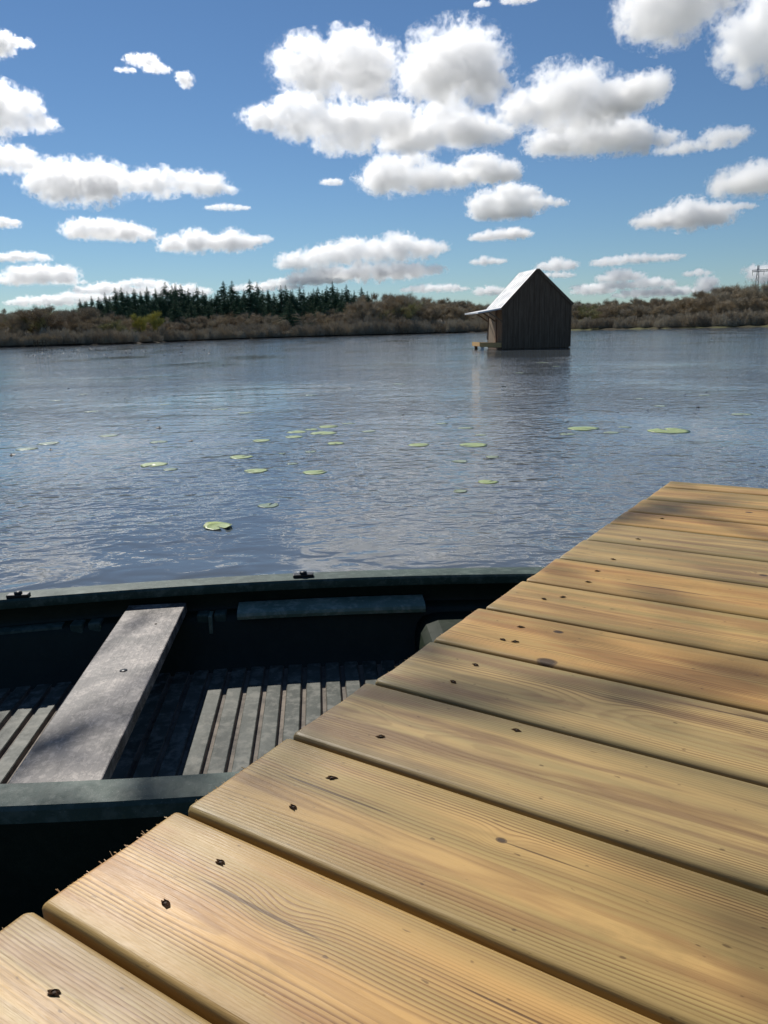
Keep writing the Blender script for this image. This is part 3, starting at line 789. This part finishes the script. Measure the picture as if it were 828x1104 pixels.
DAPPLE = [(4.6, (-3.2, 6.9, 5.5), .07), (5.2, (-1.75, 6.75, 5.75), .055), (4.9, (-3.5, 7.4, 5.9), .06), (4.8, (-1.75, 6.1, 5.9), .032)]
def setm(P, tb, cb):
    P[0].materials.append(tb); P[1].materials.append(cb); return P
BR = [setm(grow(11+i, 11, .75+.1*(i % 3), .17, 5200, low=.2), M['bark'], M['twig_brown']) for i in range(4)]
BG = [setm(grow(31+i, 11, .7, .15, 4600, low=.2), M['pale_bark'], M['twig_grey']) for i in range(3)]
OAK = setm(grow(55, 10, 1.05, .24, 3200, low=.2, rise=.4), M['bark'], M['twig_brown'])
BUD = setm(grow(61, 9, .85, .13, 6000, low=.15, twl=(.3, .7), tww=.06), M['bark'], M['twig_yellow'])
GRN = setm(grow(62, 9, .85, .13, 5200, low=.15, twl=(.3, .8), tww=.05), M['bark'], M['twig_green'])
THIN = setm(grow(71, 13, .5, .12, 1100, low=.45, rise=.8), M['pale_bark'], M['twig_grey'])
BU = [setm(bush(81+i, 4.0, 2.3, 6000), M['bark'], M['twig_grey'] if i % 2 else M['twig_brown']) for i in range(6)]
CO = [setm(conifer(91+i, 15, 7.4+.7*i), M['bark'], M['needle']) for i in range(4)]
rt_ = random.Random(17)
def bearing(u): d = ray(u, 350); return math.atan2(d.x, d.y)
def plant(P, u, e, vtop, name, label, cat, group, wscale=1.0, parts=('trunk', 'crown')):
    az = bearing(u); rr = shore_r(az)+e; x, y = rr*math.sin(az), rr*math.cos(az); z0 = ground_h(x, y)-.05
    d = ray(u, vtop); zt = EYE + d.z/math.hypot(d.x, d.y)*rr
    s = max(.25, (zt-z0)/P[2])
    o = empty(name, (x, y, z0), rt_.uniform(0, 6.28)); o.scale = (s*wscale, s*wscale, s)
    a = obj(parts[0], P[0]) ; a.parent = o; c = obj(parts[1], P[1]); c.parent = o
    return tag(o, label, cat, group)
def lerp_tab(tab, u):
    for (a, va), (b, vb) in zip(tab, tab[1:]):
        if a <= u <= b: return va+(vb-va)*(u-a)/(b-a)
    return tab[0][1] if u < tab[0][0] else tab[-1][1]
TOP = [(-80, 330), (0, 331), (20, 330), (45, 325), (60, 327), (80, 331), (100, 326), (120, 326), (140, 329), (200, 331), (260, 324), (300, 326), (350, 323), (380, 318), (400, 312), (420, 311), (440, 313), (460, 318), (480, 319), (520, 323), (600, 325), (620, 323), (640, 322), (680, 320), (700, 319), (720, 317), (740, 315), (760, 308), (780, 304), (800, 303), (815, 302), (840, 300), (920, 298)]
SH = [(-80, 376), (0, 374), (120, 372), (250, 366), (414, 361), (510, 358), (620, 355.5), (828, 351.5), (920, 350)]
# conifers on the skyline, left half
CONS = [(88.8, 321), (95.5, 323), (101.5, 318), (109, 319), (116.3, 314.5), (121, 318), (127.6, 309), (134.2, 308.6), (142, 316), (148, 309.5), (155, 315), (162, 307.8), (170.7, 309.5), (176, 314), (181.7, 303), (188.5, 306), (192.4, 304.4), (198, 305), (202, 312), (206, 309.4), (211, 314), (215.5, 307.8), (223.5, 315), (230, 317), (237, 312), (244, 301.6), (253, 301.5), (259, 313), (265, 311), (272, 299.7), (279.6, 303.5), (285, 311), (291, 311), (297, 314), (304.7, 306.4), (309.6, 306), (317, 311), (324.6, 308.4), (329, 311), (334, 314), (339.5, 310), (344, 308.4), (349, 312), (354, 307), (360, 301.6), (365, 309), (370, 311), (375, 305.5), (383, 312), (390.7, 308.4), (397, 313)]
for i, (u, v) in enumerate(CONS):
    tall = v < 304
    plant(CO[(i*7) % 4], u, 52+rt_.uniform(-8, 14), v, 'conifer_tree', 'tall dark spire of conifer rising clear of its neighbours on the skyline' if tall else 'dark green conifer in the row above the bare woodland on the left', 'conifer', 'tallest skyline conifers' if tall else 'conifers above the bare woodland', rt_.uniform(.85, 1.15))
for j in range(56):
    u = 92+j*5.5+rt_.uniform(-3, 3)
    plant(CO[rt_.randint(0, 3)], u, 48+rt_.uniform(-6, 6), rt_.uniform(312, 321) if u > 120 else rt_.uniform(322, 327), 'conifer_tree', 'lower dark conifer filling the gaps under the skyline spires', 'conifer', 'lower conifers under the skyline spires')
for (u, v) in [(112, 333), (155, 326), (190, 322), (226, 325), (262, 320), (290, 322), (346, 322), (368, 321), (140, 330), (207, 325)]:
    plant(CO[rt_.randint(0, 3)], u, 34, v, 'conifer_tree', 'dark conifer half hidden among the bare crowns below the skyline', 'conifer', 'conifers low among the bare trees', 1.2)
plant(CO[3], 313, 14, 321, 'conifer_tree', 'broad dark conifer reaching down through the bare trees to near the bushes', 'conifer', None, 1.25)
# bare broadleaf woodland in three depths
def cz(u): return 8.0 if 105 < u < 385 else 0.0     # the wood stands lower in front of the conifers
def bare(u, e, v, front):
    k = rt_.random(); left = u < 500
    P = rt_.choice(BR) if k < (.7 if left else .5) else rt_.choice(BG)
    if k > .95: P = GRN
    g = 'left' if left else 'right'
    w = 'budding green grey tree' if P is GRN else ('grey twigged bare tree' if P in BG else 'brown twigged bare tree')
    plant(P, u, e, v, 'bare_tree', f'{w} in the {"front" if front else "back"} of the leafless woodland, {g} of the hut', 'tree', f'{w}s, {"front" if front else "back"} {g}', rt_.uniform(.95, 1.3))
u = -40
while u < 880:
    t = lerp_tab(TOP, u); 
    bare(u+rt_.uniform(-4, 4), 44+rt_.uniform(-5, 5), t+cz(u)+rt_.uniform(-1.0, 4.5), False); u += 7.0
u = -36
while u < 880:
    t = lerp_tab(TOP, u); s = lerp_tab(SH, u)
    bare(u+rt_.uniform(-4, 4), 27+rt_.uniform(-4, 4), t+cz(u)+(s-t-cz(u))*rt_.uniform(.02, .24), False); u += 7.5
u = -38
while u < 880:
    t = lerp_tab(TOP, u); s = lerp_tab(SH, u)
    bare(u+rt_.uniform(-5, 5), 14+rt_.uniform(-3, 3), t+cz(u)+(s-t-cz(u))*rt_.uniform(.12, .44), True); u += 9.0
plant(OAK, 50, 12, 325.5, 'oak_tree', 'spreading bare oak with visible limbs against the sky on the far left bank', 'tree', None, 1.15)
plant(GRN, 38, 15, 328, 'budding_tree', 'budding tree just left of the spreading bare oak', 'tree', None, 1.1)
plant(BUD, 168, 9, 333, 'budding_tree', 'yellow green tree in early leaf standing out from the brown woodland', 'tree', None, .95)
plant(BUD, 152, 10, 336, 'budding_tree', 'duller yellow green tree just left of the bright one in early leaf', 'tree', None, .8)
for u, v in ((806, 299), (812, 300), (798, 301)):
    plant(THIN, u, 40, v, 'thin_tree', 'thin pale bare tree on the skyline beside the pylon', 'tree', 'thin pale trees beside the pylon')
# willow scrub along the water's edge
u = -40
while u < 880:
    s = lerp_tab(SH, u); t = lerp_tab(TOP, u); hpx = (s-t)*rt_.uniform(.22, .46); g = 'left' if u < 500 else 'right'
    plant(rt_.choice(BU), u+rt_.uniform(-3, 3), (1.2 if u < 500 else 3.0)+rt_.uniform(-.3, 1.6), s-hpx, 'willow_bush', f'bare willow bush in the low scrub along the {g} shore', 'bush', f'willow scrub along the {g} shore', rt_.uniform(1.0, 1.5), ('stems', 'crown')); u += 5.5
u = -40
while u < 880:
    s = lerp_tab(SH, u); g = 'left' if u < 500 else 'right'
    t = lerp_tab(TOP, u); hpx = (s-t)*rt_.uniform(.34, .52)
    plant(rt_.choice(BU), u+rt_.uniform(-3, 3), 8+rt_.uniform(-1, 2), s-hpx, 'willow_bush', f'bare willow bush in the second row of scrub on the {g} shore', 'bush', f'second row of willow scrub on the {g} shore', rt_.uniform(1.0, 1.4), ('stems', 'crown')); u += 9
# unseen budding tree added left of frame, limbs aimed to dapple boat and boards
r5 = random.Random(5)
bt = bmesh.new(); vs, fs = [], []
base = Vector((-6.6, 4.6, -.2))
def twigs(p, d, n, sp):
    for _ in range(n):
        q = p + Vector((r5.gauss(0, sp), r5.gauss(0, sp), r5.gauss(0, sp*.6))); w = Vector((r5.gauss(0, 1), r5.gauss(0, 1), r5.gauss(0, 1))).normalized()*r5.uniform(.025, .05)
        e = q + (d+Vector((r5.gauss(0, .7), r5.gauss(0, .7), r5.gauss(0, .5)))).normalized()*r5.uniform(.10, .22); k = len(vs); vs.extend([q-w*.3, q+w, e]); fs.append((k, k+1, k+2))
tube(bt, [base, base+Vector((.15, .2, 2)), base+Vector((.4, .5, 4)), base+Vector((.5, .9, 6.2)), base+Vector((.4, 1.2, 8.5))], [.24, .19, .15, .10, .04], 10, False)
for z0, tgt, rad in DAPPLE:
    p0 = base + Vector((.35, .5, z0)); tg = Vector(tgt); md = p0.lerp(tg, .5)+Vector((r5.gauss(0, .3), r5.gauss(0, .3), .5))
    pts = [p0, p0.lerp(md, .5)+Vector((0, 0, .15)), md, md.lerp(tg, .5)+Vector((r5.gauss(0, .15), r5.gauss(0, .15), .1)), tg]
    tube(bt, pts, [rad, rad*.85, rad*.65, rad*.42, rad*.2], 6, False)
    for i in range(9):
        t = r5.uniform(.45, 1); q = pts[2].lerp(pts[4], (t-.45)/.55); d = Vector((r5.gauss(.5, .5), r5.gauss(.3, .6), r5.gauss(0, .3))).normalized(); L = r5.uniform(.5, 1.1)
        tube(bt, [q, q+d*L*.5+Vector((0, 0, .06)), q+d*L], [rad*.25, rad*.16, .006], 4, False); twigs(q+d*L*.7, d, 7, .14)
tr = empty('unseen_dapple_tree', (0, 0, 0)); tag(tr, 'unseen budding tree added left of the rowing boat to dapple it and the boards', 'tree')
tm = bpy.data.meshes.new('trunk'); bt.to_mesh(tm); bt.free(); obj('trunk', tm, M['bark'], tr); obj('crown', mesh_from('crown', vs, fs), M['twig_green'], tr)
# ------------------------------------------------------------------ pylon beyond the wood
az = bearing(819); pr = 520; px, py = pr*math.sin(az), pr*math.cos(az)
def zat(v, u=819, rr=pr): d = ray(u, v); return EYE + d.z/math.hypot(d.x, d.y)*rr
zt, za = zat(286.0), zat(291.8)
py_o = empty('pylon', (px, py, 0), -az); tag(py_o, 'steel lattice pylon with a wide crossarm showing above the trees at right', 'pylon')
for x in (-3.2, 3.2):
    b = bmesh.new(); w0, w1 = 1.6, .35
    zs = [3+(zt-3)*i/9 for i in range(10)]
    cs = [[Vector((x+sx*(w0+(w1-w0)*i/9), sy*(w0+(w1-w0)*i/9), z)) for sx, sy in ((1, 1), (-1, 1), (-1, -1), (1, -1))] for i, z in enumerate(zs)]
    for i in range(9):
        for k in range(4):
            bar(b, cs[i][k], cs[i+1][k], .30); bar(b, cs[i][k], cs[i+1][(k+1) % 4], .16); bar(b, cs[i+1][k], cs[i+1][(k+1) % 4], .14)
    obj('tower_leg', b, M['pylon'], py_o)
b = bmesh.new()
for z in (za-.5, za+.5):
    for y in (-.4, .4): bar(b, (-6.4, y, z), (6.4, y, z), .22)
for i in range(16):
    x = -6.4+.8*i; bar(b, (x, -.4, za-.5), (x+.8, -.4, za+.5), .14); bar(b, (x, .4, za+.5), (x+.8, .4, za-.5), .14)
obj('crossarm', b, M['pylon'], py_o)
for x in (-6, 0, 6):
    b = bmesh.new(); tube(b, [(x, 0, za-.6), (x, 0, za-2.6)], [.12, .12], 6); obj('insulator', b, M['pylon'], py_o)
# ------------------------------------------------------------------ clouds: real volumes lit by the sun
CLOUDS = [
 ('upper heap of the large billowing cloud left of centre', [(360, 70, 54, 30), (338, 80, 32, 22), (392, 78, 34, 26), (322, 78, 20, 17), (375, 60, 30, 20)]),
 ('lower heap with a ragged left arm under the large billowing cloud', [(300, 122, 34, 16), (345, 128, 46, 22), (283, 134, 15, 7), (325, 108, 26, 14), (405, 130, 44, 24), (372, 150, 30, 14)]),
 ('tallest rounded heap right of the large billowing cloud', [(490, 74, 50, 32), (458, 84, 28, 22), (524, 90, 26, 20), (505, 62, 28, 20)]),
 ('middle heap under the tallest rounded cloud', [(470, 135, 52, 22), (520, 142, 30, 16), (440, 150, 30, 16), (478, 122, 24, 16)]),
 ('lowest grey based heap of the tall cloud stack', [(440, 186, 46, 19), (410, 192, 20, 14), (475, 192, 28, 14), (432, 172, 26, 12)]),
 ('small rounded heap tucked under the middle one', [(525, 182, 36, 14), (512, 174, 18, 10), (545, 188, 16, 9)]),
 ('ragged cloud with a small tail hanging lowest in the stack', [(548, 216, 42, 15), (592, 217, 20, 6), (522, 224, 18, 11), (560, 206, 20, 9), (545, 232, 34, 7)]),
 ('upper half of the broad cloud above the hut roof', [(612, 104, 42, 25), (578, 116, 36, 20), (652, 112, 34, 20), (625, 122, 44, 16)]),
 ('hooked plume rising at the right end of the broad cloud', [(690, 100, 24, 14), (712, 90, 13, 13), (676, 108, 20, 12)]),
 ('lower half of the broad cloud with a long tail to the right', [(635, 148, 56, 20), (600, 152, 30, 15), (690, 152, 38, 13), (740, 157, 32, 7), (783, 148, 20, 10), (660, 140, 30, 14)]),
 ('cloud cut by the top edge right of centre', [(720, 0, 44, 30), (692, 28, 16, 14), (755, -8, 34, 20), (700, 10, 24, 22)]),
 ('cloud at the top right corner', [(812, 38, 32, 30), (785, 58, 15, 12), (835, 15, 34, 36), (806, 84, 12, 8), (850, 60, 30, 20)]),
 ('long flat based cloud at left with a rounded heap at its left end', [(82, 194, 44, 23), (60, 200, 24, 16), (110, 198, 26, 16), (152, 197, 36, 15), (205, 196, 34, 14), (232, 204, 24, 7)]),
 ('left one of the two low clouds under the long flat based one', [(112, 247, 38, 12), (138, 250, 28, 9), (92, 251, 20, 7)]),
 ('right one of the two low clouds under the long flat based one', [(210, 260, 36, 13), (250, 259, 30, 11), (278, 257, 16, 5), (190, 266, 20, 6)]),
 ('low wide cloud bank left of the hut above the conifers', [(380, 268, 42, 16), (342, 277, 42, 12), (430, 266, 44, 15), (462, 266, 24, 8), (320, 284, 24, 7)]),
 ('lower layer of the cloud bank left of the hut', [(400, 292, 62, 11), (350, 294, 40, 8), (440, 290, 40, 9)]),
 ('small flat cloud above the hut ridge', [(540, 253, 33, 7), (556, 250, 16, 6), (520, 256, 14, 4)]),
 ('cloud cut by the left edge with a hooked top', [(8, 108, 30, 17), (32, 132, 24, 10), (38, 116, 12, 8), (-25, 118, 34, 24), (-50, 100, 50, 28)]),
 ('rounded cloud cut by the left edge under the hooked one', [(6, 167, 27, 14), (-20, 166, 30, 16)]),
 ('small wisp at the left edge near the top', [(14, 45, 17, 5), (4, 42, 10, 7), (-14, 50, 20, 9)]),
 ('small wispy cloud alone in the upper left sky', [(153, 66, 14, 6), (168, 73, 14, 5), (135, 74, 10, 3)]),
 ('tiny puff right of the wispy cloud', [(200, 86, 8, 7), (194, 82, 5, 4)]),
 ('tiny puff just left of the tall cloud stack', [(358, 196, 11, 5)]),
 ('flat cloud on the right below the tail', [(742, 230, 44, 14), (705, 239, 22, 7), (785, 224, 26, 5)]),
 ('cloud at the right edge behind the flat one', [(808, 190, 32, 18), (835, 188, 34, 18), (790, 200, 24, 10)]),
 ('thin dash of cloud between the long cloud and the low pair', [(245, 223, 24, 4)]),
 ('low heap at the left edge above the bank', [(45, 296, 34, 11), (16, 302, 18, 6), (75, 303, 18, 4)]),
 ('flat cloud at the left edge above the low heap', [(25, 275, 26, 6), (8, 277, 20, 5)]),
 ('small cloud at the left edge below the rounded one', [(4, 240, 16, 5)]),
 ('small flat cloud just left of the hut ridge', [(526, 281, 20, 5)]),
 ('low cloud rising behind the left conifers', [(120, 312, 40, 7), (155, 305, 26, 6), (85, 320, 40, 6), (50, 324, 40, 6), (190, 312, 40, 8)]),
 ('small cloud just right of the hut ridge', [(600, 286, 22, 7), (598, 296, 22, 4)]),
 ('long thin cloud low on the right', [(685, 279, 46, 5), (724, 276, 14, 3), (655, 283, 18, 4)]),
 ('low thin cloud under the long one on the right', [(668, 298, 26, 7), (655, 308, 40, 5), (700, 305, 26, 6)]),
 ('small heap behind the trees on the right', [(763, 305, 11, 7), (753, 294, 14, 4), (735, 313, 40, 5), (700, 316, 40, 5)]),
 ('cloud behind the pylon at the right edge', [(822, 292, 16, 9), (840, 296, 20, 10)]),
 ('cloud bank low behind the conifers at centre', [(330, 303, 44, 6), (290, 310, 40, 5), (470, 310, 40, 5)]),
 ('low cloud behind the left gable of the hut', [(528, 313, 18, 6), (640, 313, 24, 5)]),
 ('thin wisp at the top edge', [(560, 2, 18, 4), (520, 3, 8, 3)]),
]
def cloud(i, label, lobes):
    r = random.Random(100+i)
    vb = max(v+rv for (u, v, ru, rv) in lobes); uc = sum(l[0] for l in lobes)/len(lobes)
    d = ray(uc, min(vb, 322)); el = math.atan2(d.z, math.hypot(d.x, d.y))
    D = min(5200, 420/math.tan(max(el, R(3.0))))
    base = ray(uc, sum(l[1] for l in lobes)/len(lobes)).normalized()*D + Vector((0, 0, EYE))
    fwd = Vector((base.x, base.y, 0)).normalized(); sdv = Vector((fwd.y, -fwd.x, 0)); px = D/F0
    big = max(l[2] for l in lobes); mean = sum(l[3] for l in lobes)/len(lobes)*px
    E = []
    for (u, v, ru, rv) in lobes:
        dv = ray(u, v); c = dv*(D/dv.length) + Vector((0, 0, EYE)) - base
        a, h = ru*px*.95, rv*px*.96; dep = min(a, h*1.8)
        c = Vector((c.dot(sdv), c.dot(fwd) + r.uniform(-.35, .35)*a, c.z))
        if a > h*1.7:                                  # a long lobe is a row of rounder heaps
            n = max(2, int(round(a/h*1.0)))
            for j in range(n):
                t = (j+.5)/n*2-1; w = (1-.55*t*t)*r.uniform(.85, 1.12); hh = h*w
                E.append((c+Vector((t*(a-h*.6), r.uniform(-.3, .3)*h, -h*(1-w)*.55)), min(a, a/n*1.55), h*1.3*w, hh))
        else: E.append((c, a, dep, h))
    b = bmesh.new()
    for c, ax, ay, az_ in E:
        M_ = Matrix.Translation(c) @ Matrix.Diagonal((ax*1.36, ay*1.36, az_*1.36, 1)); bmesh.ops.create_icosphere(b, subdivisions=2, radius=1, matrix=M_)
    me = bpy.data.meshes.new('cloud'); b.to_mesh(me); b.free()
    o = bpy.data.objects.new('cloud', me); COL.objects.link(o)
    rm = o.modifiers.new('r', 'REMESH'); rm.mode = 'VOXEL'; rm.voxel_size = max(min(e[3] for e in E)*.22, px*.9)
    dg = bpy.context.evaluated_depsgraph_get(); ev = o.evaluated_get(dg); me2 = bpy.data.meshes.new_from_object(ev)
    o.modifiers.clear(); o.data = me2; bpy.data.meshes.remove(me); me2.name = 'cloud'
    o.location = base; o.rotation_euler = (0, 0, math.atan2(sdv.y, sdv.x))
    k = N('cloud_vapour'); co = k.coord()
    off = Vector((i*13.7, i*3.1, i*1.7))
    q = k.mapping(co, (1/mean, 1/mean, 1/mean), off)
    n1 = k.noise(q, 1.15, 3, .55, .2); n2 = k.noise(q, 2.8, 5, .62, .35); n3 = k.noise(q, 9., 4, .65, .3)
    field = None
    for c, ax, ay, az_ in E:
        L = k.vm('LENGTH', k.vm('MULTIPLY', k.vm('SUBTRACT', co, tuple(c)), (1/ax, 1/ay, 1/az_)), out=1)
        field = L if field is None else k.m('SMOOTH_MIN', field, L, .22)
    f = k.m('SUBTRACT', 1.0, field)
    f = k.m('ADD', f, k.m('MULTIPLY_ADD', n1, 1.6, -.79)); f = k.m('ADD', f, k.m('MULTIPLY_ADD', n2, 2.0, -1.0)); f = k.m('ADD', f, k.m('MULTIPLY_ADD', n3, .95, -.475))
    dens = 1.0/(px*CL_MFP*max(.45, min(1.5, mean/px/14)))
    sc = k.n('ShaderNodeVolumeScatter'); sc.inputs['Color'].default_value = (1, 1, 1, 1); sc.inputs['Anisotropy'].default_value = .66
    k.put(sc.inputs['Density'], k.m('MULTIPLY', k.ss(f, .0, .42), dens))
    k.t.links.new(sc.outputs[0], k.out.inputs['Volume']); bb = [v.co for v in me2.vertices]; dg_ = sum((max(c[j] for c in bb)-min(c[j] for c in bb)) for j in range(3))/3; k.mat.cycles.volume_step_rate = max(.12, min(1., CL_STEP*mean/(.1*dg_)))
    me2.materials.clear(); me2.materials.append(k.mat)
    tag(o, label, 'cloud', 'cumulus clouds over the lake')
CL_STEP = .33
CL_MFP = 6.4
for i, (lb, lobes) in enumerate(CLOUDS): cloud(i, lb, lobes)
